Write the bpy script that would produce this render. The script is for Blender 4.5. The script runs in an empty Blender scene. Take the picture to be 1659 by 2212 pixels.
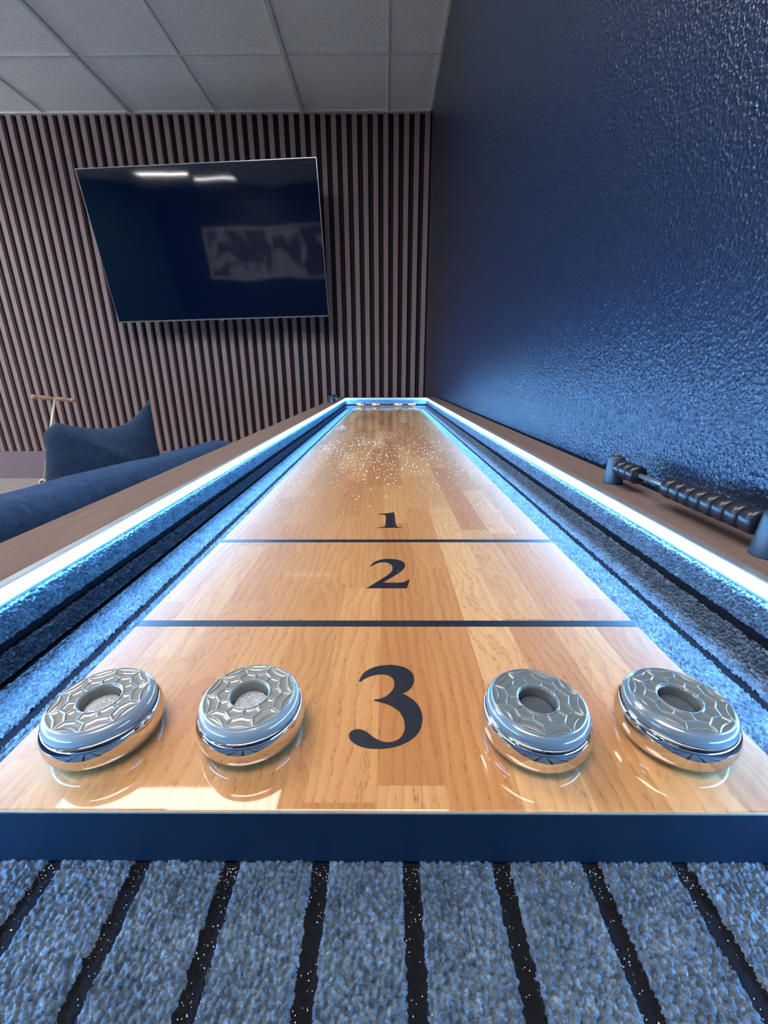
import bpy, bmesh, math, random
import numpy as np
from mathutils import Vector, Matrix
random.seed(7); rng = np.random.default_rng(7)
C = bpy.context.scene.collection
PI = math.pi
Z0 = 0.71            # height of the playing surface above the floor
# ---------------------------------------------------------------- table dimensions (metres)
PW = 0.1766          # half width of playfield
PY0, PY1 = 0.1191, 2.55
GZ = -0.0318         # trough floor below playfield
XI, XO = 0.2575, 0.3167
YN, YF = -0.12, 2.66 # inner ends of trough
RT = 0.0383          # rail top
WX = 0.326           # right wall
YW = 3.63            # far wall
CZ = 1.936           # ceiling above playfield
# ================================================================ helpers
def link(o, parent=None):
    C.objects.link(o)
    if parent: o.parent = parent
    return o
def obj(name, bm, mat, parent=None, smooth=False, loc=None):
    me = bpy.data.meshes.new(name)
    if isinstance(bm, bmesh.types.BMesh):
        bmesh.ops.recalc_face_normals(bm, faces=bm.faces[:]) if len(bm.faces) < 60000 else None
        bm.to_mesh(me); bm.free()
    else:
        me.from_pydata(bm[0], [], bm[1]); me.update()
    for m in (mat if isinstance(mat, (list, tuple)) else [mat]): me.materials.append(m)
    if smooth:
        me.polygons.foreach_set('use_smooth', [True]*len(me.polygons))
    o = bpy.data.objects.new(name, me)
    if loc: o.location = loc
    return link(o, parent)
def thing(name, label, cat, loc=(0, 0, 0), rotz=0, group=None):
    o = bpy.data.objects.new(name, None); o.empty_display_size = .05
    o.location = loc; o.rotation_euler = (0, 0, rotz)
    o['label'] = label; o['category'] = cat
    if group: o['group'] = group
    return link(o)
def tag(o, label, cat, group=None, kind=None):
    o['label'] = label; o['category'] = cat
    if group: o['group'] = group
    if kind: o['kind'] = kind
    return o
def struct(name, bm, m, parent=None, label=None, smooth=False):
    o = obj(name, bm, m, parent, smooth)
    if parent is None: o['kind'] = 'structure'
    if label: o['label'] = label
    return o
def box(bm, x0, x1, y0, y1, z0, z1, bev=0, seg=2, mat=0):
    r = bmesh.ops.create_cube(bm, size=1)
    vs = r['verts']
    for v in vs:
        v.co = Vector(((x0+x1)/2+v.co.x*(x1-x0), (y0+y1)/2+v.co.y*(y1-y0), (z0+z1)/2+v.co.z*(z1-z0)))
    fs = {f for v in vs for f in v.link_faces}
    for f in fs: f.material_index = mat
    if bev:
        es = list({e for v in vs for e in v.link_edges})
        bmesh.ops.bevel(bm, geom=es, offset=bev, segments=seg, affect='EDGES', profile=.5)
    return bm
def B(*a, **k):
    return box(bmesh.new(), *a, **k)
def lathe(prof, n=64, bm=None, M=None):
    bm = bm or bmesh.new(); rings = []
    for r, z in prof:
        if r < 1e-7: rings.append([bm.verts.new((0, 0, z))])
        else: rings.append([bm.verts.new((r*math.cos(2*PI*i/n), r*math.sin(2*PI*i/n), z)) for i in range(n)])
    for a, b in zip(rings[:-1], rings[1:]):
        for i in range(n):
            j = (i+1) % n
            if len(a) == 1 and len(b) == 1: continue
            if len(a) == 1: bm.faces.new((a[0], b[j], b[i]))
            elif len(b) == 1: bm.faces.new((a[i], a[j], b[0]))
            else: bm.faces.new((a[i], a[j], b[j], b[i]))
    if M is not None:
        for ring in rings:
            for v in ring: v.co = M @ v.co
    return bm
def tube(bm, p0, p1, r, n=20):
    p0, p1 = Vector(p0), Vector(p1); d = p1-p0
    M = Matrix.Translation(p0) @ d.to_track_quat('Z', 'Y').to_matrix().to_4x4()
    return lathe([(0, 0), (r, 0), (r, d.length), (0, d.length)], n, bm, M)
def extrude_profile(pts, y0, y1, ny=1, uvfun=None):
    """sheet swept along Y with optional uv"""
    vs, fs = [], []
    n = len(pts)
    for k in range(ny+1):
        y = y0+(y1-y0)*k/ny
        for x, z in pts: vs.append((x, y, z))
    for k in range(ny):
        for i in range(n-1):
            fs.append((k*n+i, k*n+i+1, (k+1)*n+i+1, (k+1)*n+i))
    return vs, fs
# ---------------------------------------------------------------- node helpers
class N:
    def __init__(s, name):
        s.m = bpy.data.materials.new(name); s.m.use_nodes = True
        s.t = s.m.node_tree; s.n = s.t.nodes; s.l = s.t.links
        s.bsdf = s.n['Principled BSDF']
    def new(s, typ, **kw):
        nd = s.n.new(typ)
        for k, v in kw.items(): setattr(nd, k, v)
        return nd
    def put(s, sock, v):
        if isinstance(v, bpy.types.NodeSocket): s.l.new(v, sock)
        elif v is not None:
            if sock.type == 'RGBA' and len(v) == 3: v = (*v, 1)
            sock.default_value = v
    def math(s, op, a, b=None, c=None, clamp=False):
        nd = s.new('ShaderNodeMath', operation=op, use_clamp=clamp)
        s.put(nd.inputs[0], a)
        if b is not None: s.put(nd.inputs[1], b)
        if c is not None: s.put(nd.inputs[2], c)
        return nd.outputs[0]
    def comb(s, x, y, z=0.0):
        nd = s.new('ShaderNodeCombineXYZ')
        for i, v in enumerate((x, y, z)): s.put(nd.inputs[i], v)
        return nd.outputs[0]
    def sep(s, v):
        nd = s.new('ShaderNodeSeparateXYZ'); s.put(nd.inputs[0], v); return nd.outputs
    def noise(s, vec, scale=1, detail=3, rough=.5, dist=0, col=False):
        nd = s.new('ShaderNodeTexNoise'); s.put(nd.inputs['Vector'], vec)
        nd.inputs['Scale'].default_value = scale; nd.inputs['Detail'].default_value = detail
        nd.inputs['Roughness'].default_value = rough; nd.inputs['Distortion'].default_value = dist
        return nd.outputs['Color' if col else 'Fac']
    def voro(s, vec, scale=1, feature='F1', rnd=1, out='Distance', smooth=None):
        nd = s.new('ShaderNodeTexVoronoi', feature=feature); s.put(nd.inputs['Vector'], vec)
        nd.inputs['Scale'].default_value = scale; nd.inputs['Randomness'].default_value = rnd
        if smooth is not None and 'Smoothness' in nd.inputs: nd.inputs['Smoothness'].default_value = smooth
        return nd.outputs[out]
    def white(s, vec, out='Value'):
        nd = s.new('ShaderNodeTexWhiteNoise', noise_dimensions='3D'); s.put(nd.inputs['Vector'], vec)
        return nd.outputs[out]
    def ramp(s, fac, stops, interp='LINEAR'):
        nd = s.new('ShaderNodeValToRGB'); s.put(nd.inputs[0], fac); cr = nd.color_ramp; cr.interpolation = interp
        while len(cr.elements) < len(stops): cr.elements.new(.5)
        for e, (p, c) in zip(cr.elements, stops):
            e.position = p; e.color = (*c, 1) if len(c) == 3 else c
        return nd.outputs[0]
    def mix(s, fac, a, b, mode='MIX'):
        nd = s.new('ShaderNodeMix', data_type='RGBA', blend_type=mode)
        s.put(nd.inputs[0], fac); s.put(nd.inputs[6], a); s.put(nd.inputs[7], b)
        return nd.outputs[2]
    def mrange(s, v, a, b, c=0.0, d=1.0):
        nd = s.new('ShaderNodeMapRange'); s.put(nd.inputs[0], v)
        for i, x in enumerate((a, b, c, d)): nd.inputs[i+1].default_value = x
        return nd.outputs[0]
    def bump(s, h, dist=.001, strength=1, normal=None):
        nd = s.new('ShaderNodeBump'); s.put(nd.inputs['Height'], h)
        nd.inputs['Distance'].default_value = dist; nd.inputs['Strength'].default_value = strength
        if normal is not None: s.put(nd.inputs['Normal'], normal)
        return nd.outputs[0]
    def coord(s, which='Object'):
        return s.new('ShaderNodeTexCoord').outputs[which]
    def out(s, color=None, rough=None, metal=None, normal=None, **kw):
        b = s.bsdf
        if color is not None: s.put(b.inputs['Base Color'], color)
        if rough is not None: s.put(b.inputs['Roughness'], rough)
        if metal is not None: s.put(b.inputs['Metallic'], metal)
        if normal is not None: s.put(b.inputs['Normal'], normal)
        for k, v in kw.items(): s.put(b.inputs[k.replace('_', ' ')], v)
        return s.m
def plain(name, col, rough=.5, metal=0, bumpscale=0, bumpd=.0002, **kw):
    n = N(name); nm = None
    co = n.coord()
    v = n.noise(co, 60, 4)
    c = n.mix(n.mrange(v, .3, .7, 0, 1), tuple(x*.9 for x in col), tuple(min(1, x*1.08) for x in col))
    if bumpscale: nm = n.bump(n.noise(co, bumpscale, 3), bumpd)
    return n.out(c, rough, metal, nm, **kw)
# ================================================================ materials
def mat_playfield():
    n = N('lacquered_butcher_block'); x, y, z = n.sep(n.coord())
    W = .0300; L = .23
    mul = lambda a, b: n.math('MULTIPLY', a, b)
    xs = n.math('DIVIDE', n.math('ADD', x, .004), W); row = n.math('FLOOR', xs)
    sh = mul(n.white(n.comb(row, 3.1, .5)), 7.0)
    ys = n.math('ADD', n.math('DIVIDE', y, L), sh)
    ys = n.math('ADD', ys, mul(n.math('SINE', mul(ys, 2.1)), .22))          # staves of unequal length
    idn = n.math('FLOOR', ys); cell = n.comb(row, idn, 1.7)
    rc = n.sep(n.white(cell, 'Color')); r1 = n.white(n.comb(row, idn, 9.3)); r2 = n.white(n.comb(idn, row, 4.4))
    # grain coordinate: shifted and slightly skewed for every stave
    skew = mul(n.math('SUBTRACT', rc[2], .5), .10)
    gx = n.math('ADD', n.math('ADD', x, mul(rc[0], 9.0)), mul(y, skew)); gy = n.math('ADD', y, mul(rc[1], 17.0))
    w1 = n.noise(n.comb(mul(gx, 26), mul(gy, 8), rc[2]), 1, 2, .5)
    w2 = n.noise(n.comb(mul(gx, 120), mul(gy, 45), 3), 1, 2, .5)
    ringc = n.math('ADD', n.math('ADD', mul(gx, 150), mul(w1, mul(n.math('ADD', r2, .25), 11))), mul(w2, .8))
    fr = n.math('FRACT', ringc)
    late = n.math('POWER', fr, 2.5)                                        # each year ring darkens towards its late wood
    fine = n.noise(n.comb(mul(gx, 1500), mul(gy, 60), 0), 1, 3, .6)
    med = n.noise(n.comb(mul(gx, 260), mul(gy, 16), 4), 1, 3, .55, .4)
    pores = n.voro(n.comb(mul(gx, 850), mul(gy, 170), 0), 1)
    pores2 = n.voro(n.comb(mul(gx, 1300), mul(gy, 110), 6), 1)
    along = n.mrange(n.math('ADD', mul(late, .55), mul(med, .8)), .42, .72, 0, 1)
    pm = mul(n.mrange(pores, .16, .34, 1, 0), along); pm2 = mul(n.mrange(pores2, .12, .3, 1, 0), n.mrange(med, .45, .62, 0, 1))
    base = n.ramp(r1, [(0, (.45, .208, .066)), (.25, (.36, .148, .042)), (.5, (.50, .252, .090)), (.75, (.39, .174, .052)), (1, (.56, .310, .128))])
    g = n.mrange(n.math('ADD', mul(fine, .4), mul(med, .6)), .35, .65, 0, 1)
    c = n.mix(mul(g, .55), base, n.mix(1.0, base, (.72, .60, .48), 'MULTIPLY'))
    c = n.mix(mul(late, .42), c, n.mix(1.0, base, (.62, .46, .34), 'MULTIPLY'))
    c = n.mix(mul(pm, .75), c, (.17, .068, .028)); c = n.mix(mul(pm2, .5), c, (.22, .095, .04))
    fx = n.math('ABSOLUTE', n.math('SUBTRACT', n.math('FRACT', xs), .5)); fy = n.math('ABSOLUTE', n.math('SUBTRACT', n.math('FRACT', ys), .5))
    j = n.math('MAXIMUM', n.math('GREATER_THAN', fx, .5-.007), n.math('GREATER_THAN', fy, .5-.0014))
    c = n.mix(mul(j, .30), c, (.25, .11, .05))
    nm = n.bump(n.noise(n.coord(), 30, 2), .000012)
    b = n.out(c, .5, 0, None)
    n.put(n.bsdf.inputs['Coat Weight'], .75); n.put(n.bsdf.inputs['Coat Roughness'], .035); n.put(n.bsdf.inputs['Coat IOR'], 1.5)
    n.put(n.bsdf.inputs['Specular IOR Level'], .2); n.put(n.bsdf.inputs['Coat Normal'], nm)
    return b
def mat_wood(name, c1, c2, axis='Y', rough=.5, scale=1.0, knots=False):
    n = N(name); x, y, z = n.sep(n.coord())
    a, b_, l = {'Y': (x, z, y), 'Z': (x, y, z), 'X': (y, z, x)}[axis]
    cc = n.math('ADD', a, b_)
    f1 = n.noise(n.comb(n.math('MULTIPLY', cc, 260*scale), n.math('MULTIPLY', l, 7*scale), 0), 1, 5, .65, .4)
    f2 = n.noise(n.comb(n.math('MULTIPLY', cc, 900*scale), n.math('MULTIPLY', l, 30*scale), 5), 1, 3, .6)
    f = n.mrange(n.math('ADD', n.math('MULTIPLY', f1, .65), n.math('MULTIPLY', f2, .35)), .32, .68, 0, 1)
    return n.out(n.mix(f, c1, c2), rough, 0, n.bump(f, .0002, .5), Specular_IOR_Level=.22)
def mat_carpet():
    n = N('ribbed_trough_carpet'); u, v, w = n.sep(n.coord('UV')); uv = n.comb(u, v, 0)
    wob = n.math('ADD', n.math('MULTIPLY', n.math('SUBTRACT', n.noise(uv, 300, 3, .7), .5), .0040), n.math('MULTIPLY', n.math('SUBTRACT', n.noise(uv, 1500, 2, .7), .5), .0014))
    uu = n.math('ADD', u, wob); p = .0382
    t = n.math('FRACT', n.math('DIVIDE', n.math('ADD', uu, -.0104+p/2+p*20), p))
    d = n.math('MULTIPLY', n.math('ABSOLUTE', n.math('SUBTRACT', t, .5)), p)
    s1 = n.math('MULTIPLY', n.math('LESS_THAN', d, .0036), n.math('LESS_THAN', n.math('ABSOLUTE', u), .2575))
    s2 = n.math('LESS_THAN', n.math('ABSOLUTE', n.math('SUBTRACT', n.math('ABSOLUTE', uu), .2785)), .0038)
    stripe = n.math('MAXIMUM', s1, s2)
    fuzz = n.noise(uv, 2600, 4, .75); fib = n.noise(uv, 1100, 5, .75, 2.5); mid = n.noise(uv, 330, 3, .6, .8); patch = n.noise(uv, 70, 3)
    h = n.math('ADD', n.math('MULTIPLY', fuzz, .5), fib)
    tone = n.mrange(n.math('ADD', n.math('MULTIPLY', fib, .45), n.math('ADD', n.math('MULTIPLY', mid, .38), n.math('MULTIPLY', patch, .17))), .39, .63, 0, 1)
    c = n.ramp(tone, [(0, (.034, .054, .078)), (.3, (.092, .130, .176)), (.65, (.165, .220, .280)), (1, (.34, .43, .50))])
    blk = n.ramp(fuzz, [(.3, (.003, .003, .006)), (.75, (.012, .013, .020))])
    c = n.mix(stripe, c, blk)
    m = n.out(c, .95, 0, n.bump(h, .0008, 1.0))
    n.put(n.bsdf.inputs['Specular IOR Level'], .04); n.put(n.bsdf.inputs['Sheen Weight'], .02); n.put(n.bsdf.inputs['Sheen Roughness'], .5)
    return m
def mat_wall():
    n = N('navy_orange_peel_paint'); co = n.coord()
    a = n.noise(co, 300, 2, .5, .3); b = n.voro(co, 230, 'F1')
    h = n.math('ADD', a, n.math('MULTIPLY', n.math('POWER', b, 2.0), .5))
    return n.out((.009, .021, .053), .24, 0, n.bump(h, .0014, .9), Specular_IOR_Level=.5)
def mat_emit(name, col, s):
    n = N(name); n.out((.9, .95, 1), .4); n.put(n.bsdf.inputs['Emission Color'], col); n.put(n.bsdf.inputs['Emission Strength'], s)
    return n.m
def mat_fabric(name, c1, c2, scale=1, sheen=.5):
    n = N(name); co = n.coord()
    f = n.noise(co, 38*scale, 5, .65, .8); g = n.noise(co, 420*scale, 3, .6)
    c = n.mix(n.mrange(f, .38, .66, 0, 1), c1, c2)
    h = n.math('ADD', n.math('MULTIPLY', f, .7), n.math('MULTIPLY', g, .3))
    return n.out(c, .85, 0, n.bump(h, .006), Sheen_Weight=sheen, Sheen_Roughness=.35, Sheen_Tint=(.25, .5, .9))
M = {}
M['play'] = mat_playfield()
M['black_edge'] = plain('black_edge_lacquer', (.002, .010, .024), .5, 0, 40, .0003, Specular_IOR_Level=.25)
M['worn_edge'] = plain('worn_wood_edge', (.30, .22, .15), .6, 0, 300, .0005)
M['ink'] = plain('black_inlay_ink', (.010, .011, .016), .3, 0, Coat_Weight=1.0, Coat_Roughness=.04)
M['carpet'] = mat_carpet()
M['rail'] = mat_wood('greyed_walnut_rail', (.17, .120, .112), (.10, .070, .064), 'Y', .8)
M['slat'] = mat_wood('walnut_slat', (.32, .235, .25), (.225, .165, .175), 'Z', .55, .5)
M['baseboard'] = mat_wood('walnut_panel', (.22, .18, .225), (.19, .155, .195), 'X', .5, .3)
M['felt'] = plain('black_acoustic_felt', (.012, .014, .022), .95)
M['wall'] = mat_wall()
M['wall_plain'] = plain('painted_plaster', (.55, .56, .60), .6)
M['wall_teal'] = plain('painted_plaster_teal', (.035, .11, .13), .6)
M['ceiling'] = plain('ceiling_tile', (.80, .88, .92), .9, 0, 350, .0006)
M['grid'] = plain('ceiling_grid', (.66, .68, .69), .6)
M['led'] = mat_emit('led_diffuser', (.15, .48, 1.0), 134)
M['led_off'] = plain('unlit_led_diffuser', (.36, .40, .42), .45)
M['channel'] = plain('aluminium_channel', (.55, .62, .66), .35, .8)
M['chrome'] = plain('polished_chrome', (.78, .80, .83), .045, 1)
def mat_cap(name, col):
    n = N(name); n.out(col, .22, 0, Coat_Weight=1.0, Coat_Roughness=.05, Subsurface_Weight=.0)
    return n.m
M['cap'] = mat_cap('grey_puck_plastic', (.18, .195, .20))
M['cap2'] = mat_cap('slate_blue_puck_plastic', (.115, .145, .165))
def mat_scuff():
    n = N('scuffed_steel'); co = n.coord(); x, y, z = n.sep(co)
    f = n.noise(n.comb(x, y, 0), 900, 5, .7, 2.0); r = n.noise(co, 160, 3)
    c = n.mix(n.mrange(f, .42, .62, 0, 1), (.16, .18, .24), (.85, .88, .95))
    return n.out(c, .45, .4, n.bump(f, .0004))
M['scuff'] = mat_scuff()
M['dark_plug'] = plain('dark_plug', (.06, .075, .095), .3)
M['rod'] = plain('satin_steel_rod', (.75, .78, .8), .28, .9)
M['post'] = plain('black_plastic_post', (.022, .034, .048), .42, Specular_IOR_Level=.6)
M['bead'] = plain('black_bead', (.010, .011, .016), .32)
M['screen'] = N('tv_glass').out((.002, .004, .008), .07, 0, Specular_IOR_Level=.6)
def mat_screen():
    n = N('tv_glass_wavy'); co = n.coord(); x, y, z = n.sep(co)
    h = n.noise(n.comb(n.math('MULTIPLY', x, 3.0), 0, n.math('MULTIPLY', z, 1.5)), 1, 0)
    return n.out((.001, .005, .024), .045, 0, n.bump(h, .0035), Specular_IOR_Level=.7)
M['screen'] = mat_screen()
M['bezel'] = plain('tv_bezel', (.03, .032, .036), .3, .6)
M['bezel_bright'] = plain('tv_edge_metal', (.35, .38, .42), .25, .9)
M['sofa'] = mat_fabric('navy_velvet', (.002, .024, .095), (.010, .062, .19), 1, .4)
M['cushion'] = mat_fabric('dark_blue_chenille', (.0005, .014, .065), (.004, .042, .11), 1.3, .3)
M['light_wood'] = mat_wood('beech_turning', (.50, .34, .24), (.38, .25, .18), 'X', .4)
M['cream'] = plain('cream_rubber', (.80, .78, .68), .4)
M['pale_metal'] = plain('pale_enamelled_metal', (.72, .74, .70), .3, .2)
M['floorwood'] = mat_wood('grey_vinyl_plank', (.42, .38, .38), (.33, .30, .30), 'X', .45, .25)
M['lamp'] = mat_emit('troffer_diffuser', (1.0, .95, .89), 14.5)
M['lamp3'] = mat_emit('added_pendant_diffuser', (1.0, .99, .98), 46.0)
M['lamp2'] = mat_emit('tube_diffuser', (1.0, .98, .95), 60.0)
M['leg'] = plain('dark_leg', (.02, .02, .022), .5)
M['bead_wax'] = plain('wax_bead', (.95, .93, .88), .3)
# ================================================================ room shell
XL, YB = -5.6, -4.2
zf, zc = 0.0, Z0+CZ
struct('floor', B(XL, WX+.12, YB, YW+.15, -.08, zf), M['floorwood'])
def wallbox(name, x0, x1, y0, y1, mat): return struct(name, B(x0, x1, y0, y1, zf, zc), mat)
wallbox('wall_right', WX, WX+.12, YB, YW+.15, M['wall'])
wallbox('wall_left', XL-.12, XL, YB, YW+.15, M['wall_teal'])
wallbox('wall_back', XL, WX, YW+.03, YW+.15, M['felt'])
wallbox('wall_front', XL-.12, WX+.12, YB-.12, YB, M['wall'])
# added window: its cloudy glow puts pale shapes into the television's reflection
wn = N('added_glow_pane'); wc = wn.coord(); wf = wn.mrange(wn.noise(wc, 1.5, 3, .6, .6), .47, .53, .06, 1)
wn.out((.1, .1, .1), .5); wn.put(wn.bsdf.inputs['Emission Color'], wn.mix(1.0, wn.comb(wf, wf, wf), (.85, .92, 1.0), 'MULTIPLY')); wn.put(wn.bsdf.inputs['Emission Strength'], .38)
wf_ = bmesh.new()
for a in ((-4.62, -1.68, .92, .98), (-4.62, -1.68, 1.86, 1.92), (-4.62, -4.56, .98, 1.86), (-1.74, -1.68, .98, 1.86), (-3.18, -3.12, .98, 1.86)):
    box(wf_, a[0], a[1], YB, YB+.05, a[2], a[3])
win = struct('added_window_1', wf_, M['grid'])
obj('pane', B(-4.56, -1.74, YB+.002, YB+.012, .98, 1.86), wn.m, win)
# slat cladding on the far wall
sb = bmesh.new()
pitch = .0746; k = 0; zs = Z0-.4645
while True:
    xc = .2985-k*pitch
    if xc < XL+.05: break
    box(sb, xc-.0180, xc+.0180, YW, YW+.031, zs, zc-.002, .0015, 1); k += 1
struct('trim_1', sb, M['slat'], label='vertical walnut slats on the far wall')
struct('baseboard_back', B(XL, WX, YW-.003, YW+.031, zf, zs), M['baseboard'], label='plain walnut panel below the slats')
# ceiling: slab, tiles and tee grid
struct('ceiling', B(XL-.12, WX+.12, YB-.12, YW+.15, zc+.006, zc+.1), M['ceiling'])
cb = bmesh.new(); xs = []
x = .017
while x > XL: xs.append(x); x -= .6086
ys = []; y = 3.08
while y > YB: ys.append(y); y -= .61
tg = bmesh.new()
ceil_o = bpy.data.objects['ceiling']
for i, x in enumerate(xs):
    w = (.006, .013, .006, .013)[i % 4]
    box(tg, x-w, x+w, YB, YW, zc-(.006 if w > .01 else .002), zc+.006, .001, 1)
for y in ys: box(tg, XL, WX, y-.008, y+.008, zc-.003, zc+.0055, .001, 1)
box(tg, XL, WX, YW-.02, YW, zc-.004, zc+.005); box(tg, WX-.014, WX, YB, YW, zc-.004, zc+.005)
obj('ceiling_grid', tg, M['grid'], ceil_o)
# ceiling troffer reflected in the lacquer, and two tube lights farther back
def ceiling_light(x0, x1, y0, y1, mat, label, drop=.012):
    t = thing('ceiling_light', label, 'ceiling light', ((x0+x1)/2, (y0+y1)/2, zc), 0)
    hx, hy = (x1-x0)/2, (y1-y0)/2
    f = bmesh.new()
    for a in ((-hx-.015, hx+.015, -hy-.015, -hy), (-hx-.015, hx+.015, hy, hy+.015), (-hx-.015, -hx, -hy, hy), (hx, hx+.015, -hy, hy)):
        box(f, *a, -drop-.004, .004)
    obj('frame', f, M['grid'], t)
    obj('diffuser', B(-hx, hx, -hy, hy, -drop, .003), mat, t)
ceiling_light(-1.69, -.56, 1.00, 1.61, M['lamp'], 'rectangular ceiling light panel above the table, reflected at its near left corner')
ceiling_light(-.93, .26, -.45, .15, M['lamp'], 'unseen rectangular ceiling panel added overhead of the viewpoint to brighten the table and right wall')  # extra panel, added out of view to light playfield, near carpet and wall
def pendant(cx, cy, lx, ly, z, label):  # pendants added out of view to lift the ceiling and slats
    t = thing('added_pendant_light', label, 'added pendant light', (cx, cy, zc), 0)
    d = z-zc
    obj('diffuser', B(-lx/2, lx/2, -ly/2, ly/2, d-.035, d+.035, .01), M['lamp3'], t)
    for e in (-1, 1):
        obj('cable', tube(bmesh.new(), (e*(lx/2-.1), 0, d+.034), (e*(lx/2-.1), 0, 0), .002, 8), M['felt'], t)
        obj('end_cap', B(*sorted((e*lx/2, e*(lx/2+.008))), -ly/2, ly/2, d-.036, d+.036), M['channel'], t)
pendant(-4.15, 1.9, 1.2, .14, zc-.40, 'unseen linear pendant light added over the seating side to brighten ceiling and slats')
pendant(-4.90, .90, 1.2, .14, zc-.40, 'second unseen linear pendant light added near the left wall, nearer the viewpoint than the other one')
ceiling_light(-4.55, -3.70, -2.05, -1.90, M['lamp2'], 'narrow ceiling light seen as the left bright streak in the television')
ceiling_light(-4.05, -3.25, -3.10, -2.97, M['lamp2'], 'narrow ceiling light seen as the right bright streak in the television')
# ================================================================ shuffleboard table
T = thing('shuffleboard_table', 'long shuffleboard table with glossy butcher block playfield, carpeted troughs and glowing blue-white strips', 'shuffleboard table', (0, 0, 0))
def zz(z): return Z0+z
# playfield board
pf = bmesh.new()
box(pf, -PW, PW, PY0, PY1, zz(GZ+.0012), zz(0), .0006, 2)
play = obj('playfield', pf, [M['play'], M['black_edge']], T)
for p in play.data.polygons:
    p.material_index = 0 if p.center.z > zz(-.001) else 1
we = bmesh.new(); box(we, -PW, PW, PY0-.0004, PY0+.0004, zz(-.0014), zz(-.0004)); 
obj('worn_edge', we, M['worn_edge'], play)
# foul lines
for y0, y1 in ((.2475, .2549), (.4012, .4088)):
    obj('foul_line', B(-PW+.0003, PW-.0003, y0, y1, zz(-.0005), zz(.00012)), M['ink'], play)
# numerals
cam_h = 0.167068666; cam_p = 0.320698390; cam_yaw = .00564926; cam_roll = -.00264257; cam_f = 883.93965
three = [(480,1470),(498,1435),(520,1405),(548,1384),(580,1368),(618,1355),(660,1348),(695,1344),(730,1343),(768,1346),(800,1352),(832,1361),(860,1375),(883,1393),(898,1415),(906,1437),(908,1460),(904,1483),(895,1505),(882,1524),(865,1540),(843,1553),(818,1563),(845,1575),(870,1590),(897,1608),(920,1630),(940,1654),(955,1680),(966,1709),(972,1740),(972,1770),(968,1800),(959,1831),(945,1860),(925,1886),(900,1910),(868,1932),(830,1950),(792,1966),(750,1978),(706,1986),(660,1990),(615,1991),(570,1988),(528,1981),(490,1970),(458,1955),(430,1935),(412,1915),(405,1895),(406,1879),(412,1865),(424,1853),(440,1845),(459,1839),(480,1838),(503,1842),(525,1850),(548,1863),(570,1880),(594,1899),(620,1915),(645,1927),(670,1935),(695,1939),(720,1938),(746,1934),(770,1925),(792,1912),(810,1895),(823,1874),(832,1850),(836,1825),(835,1800),(831,1775),(822,1750),(808,1724),(790,1700),(767,1682),(740,1665),(711,1651),(680,1640),(640,1629),(598,1618),(598,1611),(632,1606),(660,1598),(688,1586),(710,1570),(730,1551),(745,1530),(753,1510),(755,1490),(754,1472),(748,1455),(737,1441),(720,1430),(702,1422),(680,1418),(655,1416),(630,1418),(600,1423),(570,1432),(548,1440),(530,1450),(513,1460),(500,1472)]
two = [(540,752),(580,728),(620,703),(655,681),(690,660),(714,643),(730,628),(739,613),(742,600),(741,587),(735,575),(725,566),(710,558),(694,553),(675,551),(658,552),(640,556),(622,561),(605,568),(590,575),(575,584),(568,581),(583,564),(600,551),(620,541),(640,534),(665,529),(690,526),(715,526),(740,527),(766,530),(790,535),(810,541),(825,551),(835,562),(838,575),(836,588),(828,602),(816,615),(800,628),(777,644),(750,660),(725,675),(700,690),(665,708),(712,709),(760,709),(805,708),(840,700),(868,684),(874,686),(864,719),(853,752)]
one = [(628,183),(640,179),(668,176),(700,173),(728,170),(755,166),(759,200),(764,238),(770,268),(776,276),(785,280),(800,282),(818,284),(818,287),(720,287),(622,287),(622,284),(645,282),(665,280),(678,277),(685,271),(688,252),(689,230),(690,208),(688,194),(682,187),(668,184),(650,183)]
def plane_pts(pts):
    """numeral outlines as measured on the playing surface (metres)"""
    out = []
    for a, b in pts:
        x, y = 640+a/3.567-829.5, 1060+b/3.567-1106
        cr, sr = math.cos(cam_roll), math.sin(cam_roll)
        F = Vector((-math.sin(cam_yaw)*math.cos(cam_p), math.cos(cam_yaw)*math.cos(cam_p), -math.sin(cam_p)))
        R = Vector((math.cos(cam_yaw), math.sin(cam_yaw), 0)); U = R.cross(F)
        R2 = R*cr+U*sr; U2 = U*cr-R*sr
        d = F*cam_f+R2*x-U2*y; t = cam_h/-d.z
        out.append((d.x*t, d.y*t))
    return out
def smooth_closed(p, keep=35):
    """Catmull-Rom through the outline, leaving its sharp corners sharp"""
    n = len(p); out = []
    P = [Vector(a) for a in p]
    sharp = [(P[i]-P[i-1]).angle(P[(i+1) % n]-P[i], 0) > math.radians(keep) for i in range(n)]
    for i in range(n):
        a, b = P[i], P[(i+1) % n]
        m0 = (b-P[i-1])*.5 if not sharp[i] else (b-a); m1 = (P[(i+2) % n]-a)*.5 if not sharp[(i+1) % n] else (b-a)
        for k in range(3):
            t = k/3; t2, t3 = t*t, t*t*t
            out.append(a*(2*t3-3*t2+1)+m0*(t3-2*t2+t)+b*(-2*t3+3*t2)+m1*(t3-t2))
    return out
for nm, pts in (('numeral_three', three), ('numeral_two', two), ('numeral_one', one)):
    bm = bmesh.new(); q = smooth_closed(plane_pts(pts))
    vs = [bm.verts.new((v.x, v.y, zz(.00012))) for v in q]
    f = bm.faces.new(vs)
    e = bmesh.ops.extrude_face_region(bm, geom=[f]); 
    for v in e['geom']:
        if isinstance(v, bmesh.types.BMVert): v.co.z -= .0006
    bmesh.ops.triangulate(bm, faces=bm.faces[:])
    o = obj(nm, bm, M['ink'], play)
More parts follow.
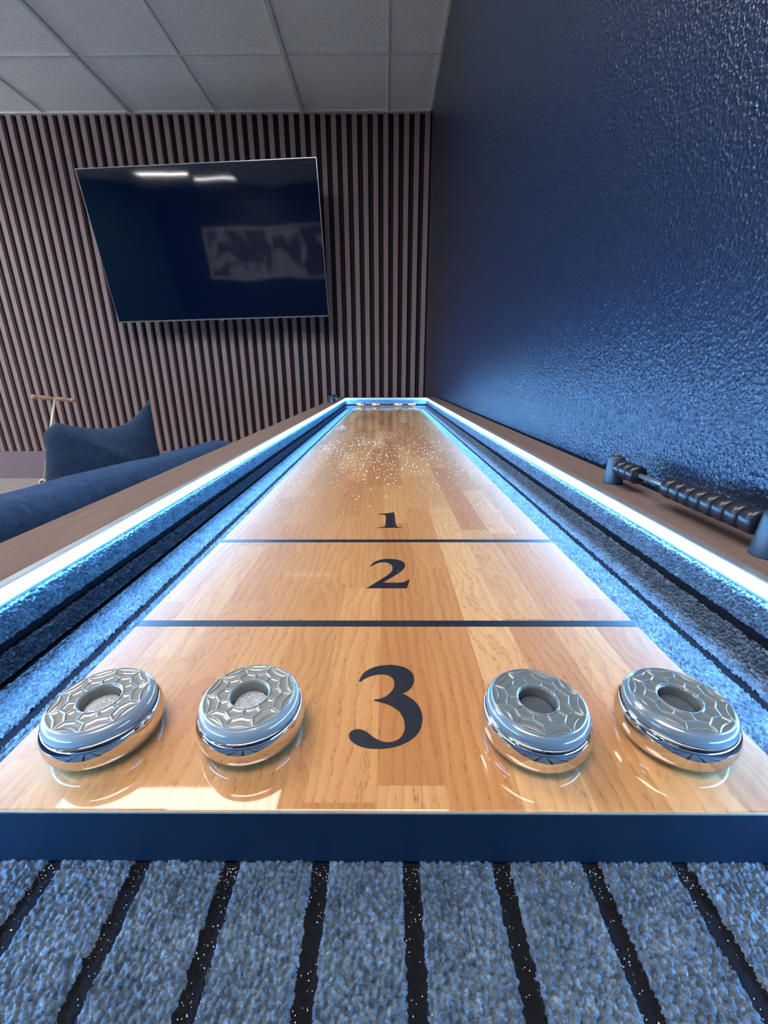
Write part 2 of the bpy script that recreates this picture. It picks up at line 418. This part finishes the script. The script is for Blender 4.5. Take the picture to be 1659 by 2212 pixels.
# trough carpet: knitted loops modelled as a finely displaced lining
zt = .0222; rad = .011; XC = XI-.0022
def profile(u):
    """u = arc length from the middle of the trough -> position and normal in the cross-section"""
    a = np.abs(u); sg = np.sign(u); flat = XC-rad; q = rad*PI/2
    ph = np.clip((a-flat)/rad, 0, PI/2)
    x = np.where(a < flat, a, flat+rad*np.sin(ph)); z = np.where(a < flat, GZ, GZ+rad-rad*np.cos(ph))
    z = np.where(a > flat+q, GZ+rad+(a-flat-q), z)
    return sg*x, z, -sg*np.sin(ph), np.cos(ph)
UMAX = XC-rad+rad*PI/2+(zt-GZ-rad)
def hsh(i, j, k):
    v = np.sin(i*127.1+j*311.7+k*74.7)*43758.5453
    return v-np.floor(v)
def vnoise(u, v, k):
    i, j = np.floor(u), np.floor(v); f, g = u-i, v-j; f = f*f*(3-2*f); g = g*g*(3-2*g)
    return (hsh(i, j, k)*(1-f)+hsh(i+1, j, k)*f)*(1-g)+(hsh(i, j+1, k)*(1-f)+hsh(i+1, j+1, k)*f)*g
def loops(u, v):
    pu, pv = .0022, .0019
    uw = u+(vnoise(u/.011, v/.011, 3)-.5)*.0016
    U, V = uw/pu, v/pv; i0, j0 = np.floor(U), np.floor(V); best = np.zeros_like(U)
    for di in (-1, 0, 1):
        for dj in (-1, 0, 1):
            i, j = i0+di, j0+dj; off = hsh(i, 0*i, 9)
            cu = i+.5+.75*(hsh(i, j, 1)-.5); cv = j+.5+off+.7*(hsh(i, j, 2)-.5)
            ta = (hsh(i, j, 4)-.5)*1.6; dx, dy = U-cu, V-cv
            ex = dx*np.cos(ta)+dy*np.sin(ta); ey = -dx*np.sin(ta)+dy*np.cos(ta)
            d2 = (ex/.54)**2+(ey/.60)**2
            best = np.maximum(best, np.sqrt(np.clip(1-d2, 0, 1))*(.55+.45*hsh(i, j, 5)))
    fz = vnoise(u/.0013, v/.0011, 7)*.6+vnoise(u/.0008, v/.0007, 8)*.5
    return best*.0019+fz*.0010*(0.4+best)
def stripes(u, v):
    uu = u+(vnoise(u/.004, v/.004, 11)-.5)*.0022+(vnoise(u/.0012, v/.0012, 12)-.5)*.0012
    t = np.mod(uu-.0104+.0382/2, .0382); d = np.abs(t-.0382/2)
    s1 = (np.abs(u) < .2575)*np.clip((.0040-d)/.0010, 0, 1)
    s2 = np.clip((.0042-np.abs(np.abs(uu)-.2785))/.0010, 0, 1)
    return np.clip(s1+s2, 0, 1)
def carpet_sheet(name, us, vs_):
    Ug, Vg = np.meshgrid(us, vs_); x, z, nx, nz = profile(Ug)
    h = loops(Ug, Vg)*(1-.85*stripes(Ug, Vg))
    h = h*np.clip((UMAX-np.abs(Ug))/.002, .2, 1)
    P = np.stack([x+nx*h, Vg, Z0+z+nz*h], -1).reshape(-1, 3)
    n, m = len(us), len(vs_); i = np.arange(m-1)[:, None]*n; j = np.arange(n-1)[None, :]
    Fc = np.stack([i+j, i+j+1, i+n+j+1, i+n+j], -1).reshape(-1, 4)
    me = bpy.data.meshes.new(name); me.vertices.add(len(P)); me.vertices.foreach_set('co', P.ravel())
    me.loops.add(Fc.size); me.loops.foreach_set('vertex_index', Fc.ravel())
    me.polygons.add(len(Fc)); me.polygons.foreach_set('loop_start', np.arange(0, Fc.size, 4)); me.polygons.foreach_set('loop_total', np.full(len(Fc), 4))
    me.update(calc_edges=True)
    l = me.uv_layers.new(name='UVMap'); uvs = np.stack([Ug, Vg], -1).reshape(-1, 2)[Fc.ravel()]; l.data.foreach_set('uv', uvs.ravel())
    me.materials.append(M['carpet']); me.polygons.foreach_set('use_smooth', [True]*len(Fc))
    return link(bpy.data.objects.new(name, me), T)
vnear = np.concatenate([np.arange(YN+.002, .04, .004), np.arange(.04, PY0+.003, .00045)])
carpet_sheet('near_carpet', np.arange(-UMAX, UMAX+1e-6, .00050), vnear)
vl = [PY0+.003]
while vl[-1] < YF-.004: vl.append(vl[-1]+.00055*max(1, vl[-1]/.30))
vl[-1] = YF-.003
uside = np.concatenate([np.array([.150, .17]), np.arange(.176, UMAX, .00060), [UMAX]])
carpet_sheet('side_carpet', uside, np.array(vl)); carpet_sheet('side_carpet', -uside[::-1], np.array(vl))
under = obj('trough_board', B(-XI, XI, YN, YF, zz(GZ-.012), zz(GZ-.0004)), M['felt'], T)
# carpeted end walls
def end_lining(y, sgn):
    z0, z1 = GZ+.0005, zt+.004
    v = [(-XI, y, zz(z0)), (XI, y, zz(z0)), (XI, y, zz(z1)), (-XI, y, zz(z1)), (-XI, y+sgn*.003, zz(z0)), (XI, y+sgn*.003, zz(z0)), (XI, y+sgn*.003, zz(z1)), (-XI, y+sgn*.003, zz(z1))]
    o = obj('end_lining', (v, [(0, 1, 2, 3), (4, 7, 6, 5), (3, 2, 6, 7), (0, 4, 5, 1)]), M['carpet'], T)
    l = o.data.uv_layers.new(name='UVMap')
    for lp in o.data.loops:
        c = v[lp.vertex_index]; l.data[lp.index].uv = (.2575+(c[2]-zz(GZ))*.8, c[0]+3)
end_lining(YF-.003, 1); end_lining(YN+.003, -1)
# rails
EO = .06
for s in (-1, 1):
    a, b = (XI, XO) if s > 0 else (-XO, -XI)
    obj('side_rail', B(a, b, YN-EO, YF+EO, zz(-.10), zz(RT), .0015, 2), M['rail'], T)
    # light strip: diffuser leaning outwards at the foot, in a slim channel under the rail lip
    i = s*XI
    def wedge(p, y0, y1):
        v = [(i-s*a, y, zz(b)) for y in (y0, y1) for a, b in p]; m = len(p)
        return v, [tuple(range(m)), tuple(range(2*m-1, m-1, -1))]+[(k, k+m, (k+1) % m+m, (k+1) % m) for k in range(m)]
    st = obj('led_strip', wedge([(.0062, .0364), (.0002, .0242), (-.0005, .0236), (-.0005, .0364)], YN+.004, YF-.006), M['led'], T)
    st['label'] = 'glowing blue-white strip light along the inner rail'
    ch = bmesh.new(); x0, x1 = sorted((i-s*.0068, i)); box(ch, x0, x1, YN+.004, YF-.004, zz(.0364), zz(.0378))
    x0, x1 = sorted((i-s*.0020, i)); box(ch, x0, x1, YN+.004, YF-.004, zz(.0222), zz(.0242))
    obj('channel', ch, M['channel'], st)
for y0, y1, yi, s in ((YF, YF+EO, YF, -1), (YN-EO, YN, YN, 1)):
    obj('end_rail', B(-XI, XI, y0, y1, zz(-.10), zz(RT), .0015, 2), M['rail'], T)
    e0, e1 = sorted((yi+s*.0075, yi))
    o = obj('unlit_strip', B(-XI+.004, XI-.004, e0, e1, zz(.0262), zz(.0378), .001, 1), M['led_off'], T); o['label'] = 'pale unlit strip on the end rail'
# cabinet under the troughs and legs
obj('cabinet', B(-XO+.02, XO-.02, YN-.03, YF+.03, zz(-.22), zz(-.04), .004), M['rail'], T)
for y in (.15, 2.35):
    for s in (-1, 1):
        lg = lathe([(0, 0), (.035, 0), (.038, .02), (.045, zz(-.22)-.03), (.05, zz(-.22)), (0, zz(-.22))], 24)
        obj('leg', lg, M['leg'], T, False, (s*.20, y, 0))
# abacus score counters
def score_counter(x, y0, y1, beads0, beads1):
    """y0 near post, y1 far post"""
    t = bpy.data.objects.new('score_counter', None); t.location = (x, y0, zz(RT)); link(t, T)
    H = .034; L = y1-y0
    for yy in (0, L):
        p = lathe([(0, 0), (.0112, 0), (.0114, .001), (.0100, .018), (.0090, H-.003), (.0084, H-.0008), (.0074, H), (0, H)], 40)
        obj('post', p, M['post'], t, True, (0, yy, 0))
    zr = .0212
    obj('rod', tube(bmesh.new(), (0, 0, zr), (0, L, zr), .0026), M['rod'], t, True)
    R, w = .0106, .0138
    prof = [(.0026, -w/2), (.0060, -w/2), (.0088, -w*.46), (R*.98, -w*.30), (R, -w*.12), (R, w*.12), (R*.98, w*.30), (.0088, w*.46), (.0060, w/2), (.0026, w/2), (.0026, -w/2)]
    me0 = None
    for k in range(beads0+beads1):
        yy = .0108+w*(k+.5) if k < beads0 else L-.0100-w*(k-beads0+.5)
        if me0 is None:
            b = obj('bead', lathe(prof, 40, None, Matrix.Rotation(PI/2, 4, 'X')), M['bead'], t, True); me0 = b.data
        else:
            b = bpy.data.objects.new('bead', me0); link(b, t)
        b.location = (0, yy, zr)
    return t
score_counter(.2862, .2830, .5040, 8, 3)
score_counter(-.2862, 2.16, 2.381, 3, 8)
# ================================================================ pucks
R_, H_ = .0256, .0219
def cap_mesh():
    """moulded cap with a honeycomb relief round a central hole"""
    Rc, Rh = .0236, .0083; nr, nt = 120, 400
    segs = []
    K = 10
    def P(r, a): return (r*math.cos(a), r*math.sin(a))
    ro = .885*Rc
    for k in range(K):
        a = 2*PI*k/K; h = a+PI/K; a2 = a+2*PI/K
        r1, r2 = .575*Rc, .665*Rc
        segs.append((P(Rh*1.12, a), P(r1, a)))       # walls of the inner cells
        # zig-zag between the rings, bowed
        segs.append((P(r1, a), P(r2, h))); segs.append((P(r2, h), P(r1, a2)))
        # outer walls, bowed like scallops
        q = P(ro, h); segs.append((P(r2, h), q))
        prev = P(r2, h)
        # scallop: arc from rim point h inward to near r1 at a2 and back out to next rim point
        hn = h+2*PI/K
        last = None
        for j in range(9):
            t = j/8; ang = h+(hn-h)*t; rr = ro-(ro-.765*Rc)*math.sin(PI*t)**.75
            cur = P(rr, ang)
            if last: segs.append((last, cur))
            last = cur
    S = np.array([[*a, *b] for a, b in segs])
    r = Rh+(Rc-Rh)*np.linspace(0, 1, nr)**1.0
    th = np.linspace(0, 2*PI, nt, endpoint=False)
    RR, TT = np.meshgrid(r, th, indexing='ij'); X = RR*np.cos(TT); Y = RR*np.sin(TT)
    D = np.full(X.shape, 1.0)
    for x0, y0, x1, y1 in S:
        dx, dy = x1-x0, y1-y0; L2 = dx*dx+dy*dy
        t = np.clip(((X-x0)*dx+(Y-y0)*dy)/L2, 0, 1)
        D = np.minimum(D, np.hypot(X-x0-t*dx, Y-y0-t*dy))
    D = np.minimum(D, np.abs(RR-ro*1.0)*1.0+0); D = np.minimum(D, np.abs(RR-Rh*1.15))
    ridge = np.exp(-(D/.00032)**2)*.00055+np.exp(-(D/.0010)**2)*.00022
    dome = -.0004*np.clip((RR/Rc-.35)/.65, 0, 1)**2
    s = np.clip((RR-ro)/(Rc-ro), 0, 1); roll = (1-np.sqrt(np.clip(1-s*s, 0, 1)))*.0034
    hi = np.clip((Rh*1.12-RR)/(Rh*.12), 0, 1); inn = (1-np.sqrt(np.clip(1-hi*hi, 0, 1)))*.0012
    Z = H_-.0009+ridge*np.where(s > 0, (1-s)**2, 1)+dome-roll-inn
    V = np.stack([X, Y, Z], -1).reshape(-1, 3)
    ring = lambda rr, z: np.stack([rr*np.cos(th), rr*np.sin(th), np.full(nt, z)], -1)
    V = np.concatenate([ring(Rh, H_-.0062), ring(Rh, H_-.0040), V, ring(Rc, H_-.0055), ring(Rc*.985, H_-.0065), ring(Rc*.94, H_-.0068)])
    n = nr+5; i = np.arange(n-1)[:, None]*nt; j = np.arange(nt)[None, :]; j2 = (j+1) % nt
    Fc = np.stack([i+j, i+nt+j, i+nt+j2, i+j2], -1).reshape(-1, 4)
    me = bpy.data.meshes.new('cap')
    me.vertices.add(len(V)); me.vertices.foreach_set('co', V.ravel())
    me.loops.add(Fc.size); me.loops.foreach_set('vertex_index', Fc.ravel())
    me.polygons.add(len(Fc)); me.polygons.foreach_set('loop_start', np.arange(0, Fc.size, 4)); me.polygons.foreach_set('loop_total', np.full(len(Fc), 4))
    me.update(calc_edges=True); me.validate(); me.polygons.foreach_set('use_smooth', [True]*len(Fc))
    return me
capA = cap_mesh(); capA.materials.append(M['cap']); capB = capA.copy(); capB.materials.clear(); capB.materials.append(M['cap2'])
def body_prof():
    k = [(0, 0), (.80, 0), (.845, .0003), (.885, .0011), (.925, .0025), (.960, .0042), (.985, .0062), (.998, .0083), (1.0, .0100), (.994, .0117), (.980, .0132), (.962, .0144), (.945, .0151), (.930, .0155), (.91, .0156), (.85, .0154), (0, .0150)]
    return [(r*R_ if r else 0, z) for r, z in k]
def seg(me):
    me.polygons.foreach_set('use_smooth', [True]*len(me.polygons)); return me
bodyM = None
def make_puck(label, x, y, rot, left, group=None):
    global bodyM
    t = thing('shuffleboard_puck', label, 'puck', (x, y, zz(.00012)), rot, group)
    if bodyM is None:
        b = obj('metal_body', lathe(body_prof(), 128), M['chrome'], t, True); bodyM = b.data
    else: b = link(bpy.data.objects.new('metal_body', bodyM), t)
    c = link(bpy.data.objects.new('cap', capA if left else capB), t)
    key = 'scuff' if left else 'dark_plug'
    g = lathe([(0, H_-.0056), (.0060, H_-.0055), (.0078, H_-.0058), (.0081, H_-.0064)], 48)
    o = obj('hole_disc', g, M[key], t, True)
    o['label'] = 'scuffed silver metal disc in the hole' if left else 'dark grey plug in the hole'
    return t
P1 = make_puck('outer left near puck, grey honeycomb cap with silvery scuffed centre, beside the left trough', -.1370, .1572, .2, True)
P2 = make_puck('near puck directly left of the numeral 3, grey honeycomb cap with silvery scuffed centre', -.0661, .1598, 1.0, True)
P3 = make_puck('near puck directly right of the numeral 3, slate honeycomb cap with dark centre', .0718, .1567, .45, False)
P4 = make_puck('outer right near puck, slate honeycomb cap with dark centre, beside the right trough', .1393, .1576, .8, False)
for src, x, lab, ro in ((P1, -.1475, 'leftmost of the four tiny shiny pucks at the far end', .3), (P2, -.0590, 'second from left of the four tiny shiny pucks at the far end', 1.2), (P3, .0700, 'third from left of the four tiny shiny pucks at the far end', 2), (P4, .1480, 'rightmost of the four tiny shiny pucks at the far end', .1)):
    c = src.copy(); C.objects.link(c); c.location = (x, 2.470, zz(.00012)); c.rotation_euler = (0, 0, ro); c['label'] = lab; c['group'] = 'pucks lined up at the far end'
    for ch in list(src.children):
        d = ch.copy(); C.objects.link(d); d.parent = c
# ================================================================ wax beads on the lacquer and crumbs on the carpet
ico = bmesh.new(); bmesh.ops.create_icosphere(ico, subdivisions=1, radius=1)
iv = np.array([v.co[:] for v in ico.verts]); fi = np.array([[v.index for v in f.verts] for f in ico.faces]); ico.free()
pos = []
while len(pos) < 760:
    y = float(rng.normal(.95, .22)); x = float(rng.normal(-.01, .105))
    if .50 < y < 1.7 and abs(x) < PW-.004: pos.append((x, y, rng.uniform(.00035, .00085)))
for cx, cy, sx, sy, m in ((-.150, 1.41, .012, .035, 60), (-.042, 1.07, .022, .02, 45), (-.150, 1.0, .012, .03, 35)):
    for _ in range(m): pos.append((rng.normal(cx, sx), rng.normal(cy, sy), rng.uniform(.0005, .0009)))
for _ in range(70): pos.append((rng.uniform(-PW, PW), rng.uniform(.14, 2.3), rng.uniform(.00015, .0004)))
V = []; F = []
for k, (x, y, r) in enumerate(p for p in pos if abs(p[0]) < PW-.002):
    V.append(iv*np.array([r, r, r*.8])+np.array([x, y, zz(.0001+r*.7)])); F.append(fi+len(iv)*k)
o = obj('wax_beads', (np.concatenate(V).tolist(), np.concatenate(F).tolist()), M['bead_wax'], None, True)
tag(o, 'tiny pale wax beads scattered over the middle of the wooden playfield', 'wax beads', None, 'stuff')
pos = []
for _ in range(1500):
    k = rng.integers(-6, 7)
    pos.append((.0104+.0382*k+rng.normal(0, .0036), rng.uniform(-.02, PY0-.001), rng.uniform(.00010, .00024)))
for _ in range(1500): pos.append((rng.uniform(-.25, .25), PY0-.0012-abs(rng.normal(0, .005)), rng.uniform(.00010, .00022)))
for _ in range(700): pos.append((rng.uniform(-.25, .25), rng.uniform(-.02, PY0-.002), rng.uniform(.0001, .0002)))
for _ in range(500): pos.append((rng.choice([-1, 1])*(.2150+rng.normal(0, .0020)+.0), rng.uniform(.12, 1.2), rng.uniform(.0001, .0002)))
V = []; F = []
for k, (x, y, r) in enumerate(p for p in pos if abs(p[0]) < .247):
    V.append(iv*r+np.array([x, y, zz(GZ+.0002+r)])); F.append(fi+len(iv)*k)
o = obj('spilled_wax_beads', (np.concatenate(V).tolist(), np.concatenate(F).tolist()), M['bead_wax'], None, True)
tag(o, 'fine pale wax crumbs fallen onto the striped carpet below the playfield', 'wax crumbs', None, 'stuff')
# ================================================================ television
tvc = Vector((-1.2547, 3.35, Z0+1.0418)); yw, pt, rl, TW = -.0324, .1425, -.0203, 1.6319; TH = TW*.575
TVM = Matrix.Translation(tvc) @ Matrix.Rotation(yw, 4, 'Z') @ Matrix.Rotation(pt, 4, 'X') @ Matrix.Rotation(rl, 4, 'Y')
tv = thing('television', 'large wall-mounted flat television, switched off, tilted down on the slatted wall', 'television')
tv.matrix_world = TVM
obj('screen', B(-TW/2+.006, TW/2-.006, -.0015, .002, -TH/2+.010, TH/2-.006), M['screen'], tv)
fr = bmesh.new()
for a in ((-TW/2, TW/2, TH/2-.006, TH/2), (-TW/2, TW/2, -TH/2, -TH/2+.010), (-TW/2, -TW/2+.006, -TH/2, TH/2), (TW/2-.006, TW/2, -TH/2, TH/2)):
    box(fr, a[0], a[1], -.004, .012, a[2], a[3], .001, 1)
obj('bezel', fr, M['bezel_bright'], tv)
hs = bmesh.new(); box(hs, -TW/2+.003, TW/2-.003, .004, .03, -TH/2+.003, TH/2-.003, .004); box(hs, -TW*.36, TW*.36, .03, .06, -TH*.42, TH*.15, .01)
obj('housing', hs, M['bezel'], tv)
obj('logo_tab', B(-.012, .012, -.004, .004, -TH/2-.006, -TH/2+.002, .001), M['bezel_bright'], tv)
bp = obj('wall_bracket', bmesh.new(), M['bezel'], tv); bm = bmesh.new()
box(bm, -.25, .25, .06, .075, -.2, .2, .003)
for s in (-1, 1): tube(bm, (s*.12, .07, 0), (s*.05, .262, .03), .018)
bm.to_mesh(bp.data); bm.free()
# ================================================================ sofa
SA = Vector((-1.050, 1.230, 0)); SB = Vector((-.800, 2.38, 0)); sd = (SB-SA).normalized(); ang = math.atan2(sd.y, sd.x)-PI/2
LB = 2.1
org = SB-sd*(LB/2)           # centre of the right-hand face of the backrest
sofa = thing('sofa', 'low navy velvet sofa alongside the table, its soft back facing the table', 'sofa', (org.x, org.y, 0), ang)
def soft(bm, lvl=2):
    bmesh.ops.subdivide_edges(bm, edges=bm.edges[:], cuts=lvl, use_grid_fill=True); return bm
def cushion_box(x0, x1, y0, y1, z0, z1, r, wob=.004, seedv=0):
    bm = B(x0, x1, y0, y1, z0, z1, r, 5)
    bmesh.ops.subdivide_edges(bm, edges=[e for e in bm.edges if e.calc_length() > .12], cuts=12, use_grid_fill=True)
    for v in bm.verts:
        v.co.z += wob*math.sin(v.co.y*9+seedv)+wob*.6*math.sin(v.co.y*23+v.co.x*11+1+seedv)
    return bm
HB = .53
obj('backrest', cushion_box(-.24, .0, -LB/2, LB/2, .10, HB, .085, .0035), M['sofa'], sofa, True)
obj('seat', cushion_box(-.88, -.22, -LB/2+.01, LB/2-.01, .14, .31, .05, .003, 2), M['sofa'], sofa, True)
obj('base', B(-.86, -.02, -LB/2+.03, LB/2-.03, .06, .16, .01), M['sofa'], sofa)
for sx in (-.80, -.08):
    for sy in (-LB/2+.1, LB/2-.1):
        obj('leg', B(sx-.025, sx+.025, sy-.025, sy+.025, 0, .07, .004), M['leg'], sofa)
# cushion with a dog-eared corner: pillow standing on the seat
def pillow(w, h, t, n=44):
    V = []; idx = {}
    for side in (1, -1):
        for i in range(n+1):
            for j in range(n+1):
                u, v = i/n*2-1, j/n*2-1
                e = max(0, (1-u**4)*(1-v**4))
                if side < 0 and (i in (0, n) or j in (0, n)): idx[(side, i, j)] = idx[(1, i, j)]; continue
                # pulled-in edges, sharp corners
                px = u*w/2*(1-.035*(1-v*v)*(u > 0)-.05*max(0, v)**3*(u < 0)); pz = v*h/2; px -= .045*max(0, -u)*max(0, .4-v)
                top = max(0, v)
                # saddle-shaped top edge: left corner slumped, right corner tall and pointed
                tl = max(0, -u); trr = max(0, u)
                dz = top**1.5*(.075*trr**2.5-.050*max(0, 1-((u-.12)/.85)**2)-.30*max(0, -u-.60)**2*top)
                pz += dz
                py = side*t/2*e**.55*(1-.25*top)+.02*math.sin(3*u+1)*top
                fold = .022*math.exp(-((u*.9+v*.8-.25)/.16)**2)*e*side
                idx[(side, i, j)] = len(V); V.append((px, py-abs(fold)*(-1 if side > 0 else 1)*.0+fold*.6, pz))
    F = []
    for side in (1, -1):
        for i in range(n):
            for j in range(n):
                q = (idx[(side, i, j)], idx[(side, i+1, j)], idx[(side, i+1, j+1)], idx[(side, i, j+1)])
                F.append(q if side < 0 else q[::-1])
    return V, F
cu = obj('cushion', pillow(.485, .365, .15), M['cushion'], None, True, (-1.41, 2.05, .317+.1825))
cu.rotation_euler = (math.radians(-6), math.radians(-3), math.radians(22))
tag(cu, 'dark blue plush cushion with one pointed corner, standing on the navy sofa', 'cushion')
# ================================================================ scooter behind the cushion
Ys = 3.28
sc = thing('scooter', 'small scooter with wooden crossbar handle and pale stem parked behind the blue cushion', 'scooter', (-2.573, Ys, 0), 0)
hb = bmesh.new(); za = .715
L0, L1 = Vector((-.105, -.075, za+.020)), Vector((.090, .075, za-.014)); dd = L1-L0
MM = Matrix.Translation(L0) @ dd.to_track_quat('Z', 'Y').to_matrix().to_4x4(); LL = dd.length
prof = [(0, -.012), (.012, -.010), (.019, 0), (.020, .010), (.014, .022), (.010, .030), (.0160, .045), (.0160, LL*.5-.02), (.011, LL*.5-.012), (.011, LL*.5+.012), (.0160, LL*.5+.02), (.0160, LL-.045), (.010, LL-.03), (.014, LL-.022), (.020, LL-.010), (.019, LL), (.012, LL+.010), (0, LL+.012)]
obj('handlebar', lathe(prof, 24, None, MM), M['light_wood'], sc, True)
obj('stem', tube(bmesh.new(), (.0, 0, za), (-.245, -.02, .055), .009), M['pale_metal'], sc, True)
def ring(R, r, c, w=24, n=48):
    bm = bmesh.new(); g = [[bm.verts.new((c[0]+(R+r*math.cos(2*PI*j/12))*math.cos(2*PI*i/n), c[1]+r*math.sin(2*PI*j/12), c[2]+(R+r*math.cos(2*PI*j/12))*math.sin(2*PI*i/n))) for j in range(12)] for i in range(n)]
    for i in range(n):
        for j in range(12): bm.faces.new((g[i][j], g[(i+1) % n][j], g[(i+1) % n][(j+1) % 12], g[i][(j+1) % 12]))
    return bm
for nm, cx in (('front_wheel', -.245), ('rear_wheel', .15)):
    w = obj(nm, ring(.034, .009, (cx, -.02, .043)), M['cream'], sc, True)
    d = bmesh.new(); tube(d, (cx, -.026, .043), (cx, -.014, .043), .030, 32)
    obj('wheel_disc', d, M['felt'], w)
    h = bmesh.new(); tube(h, (cx, -.034, .043), (cx, -.006, .043), .008, 20)
    obj('hub', h, M['pale_metal'], w)
obj('deck', B(-.24, .14, -.07, .03, .046, .062, .006), M['light_wood'], sc)
# ================================================================ camera, world, render look
cd = bpy.data.cameras.new('camera'); co = bpy.data.objects.new('camera', cd); C.objects.link(co)
cd.sensor_fit = 'VERTICAL'; cd.sensor_height = 24; cd.lens = 24*cam_f/2212; cd.clip_start = .005; cd.clip_end = 50
F_ = Vector((-math.sin(cam_yaw)*math.cos(cam_p), math.cos(cam_yaw)*math.cos(cam_p), -math.sin(cam_p)))
R0 = Vector((math.cos(cam_yaw), math.sin(cam_yaw), 0)); U0 = R0.cross(F_)
R2 = R0*math.cos(cam_roll)+U0*math.sin(cam_roll); U2 = U0*math.cos(cam_roll)-R0*math.sin(cam_roll)
co.matrix_world = Matrix(((R2.x, U2.x, -F_.x, 0), (R2.y, U2.y, -F_.y, 0), (R2.z, U2.z, -F_.z, Z0+cam_h), (0, 0, 0, 1)))
S = bpy.context.scene; S.camera = co
wd = bpy.data.worlds.new('world'); S.world = wd; wd.use_nodes = True
wd.node_tree.nodes['Background'].inputs[0].default_value = (.5, .6, .8, 1); wd.node_tree.nodes['Background'].inputs[1].default_value = .05
S.view_settings.view_transform = 'Standard'; S.view_settings.look = 'None'; S.view_settings.gamma = 1; S.view_settings.exposure = 0.42
S.cycles.use_denoising = True
S.cycles.sample_clamp_indirect = 4.0
S.cycles.max_bounces = 5; S.cycles.diffuse_bounces = 3; S.cycles.glossy_bounces = 3
S.cycles.use_adaptive_sampling = True; S.cycles.adaptive_threshold = 0.06
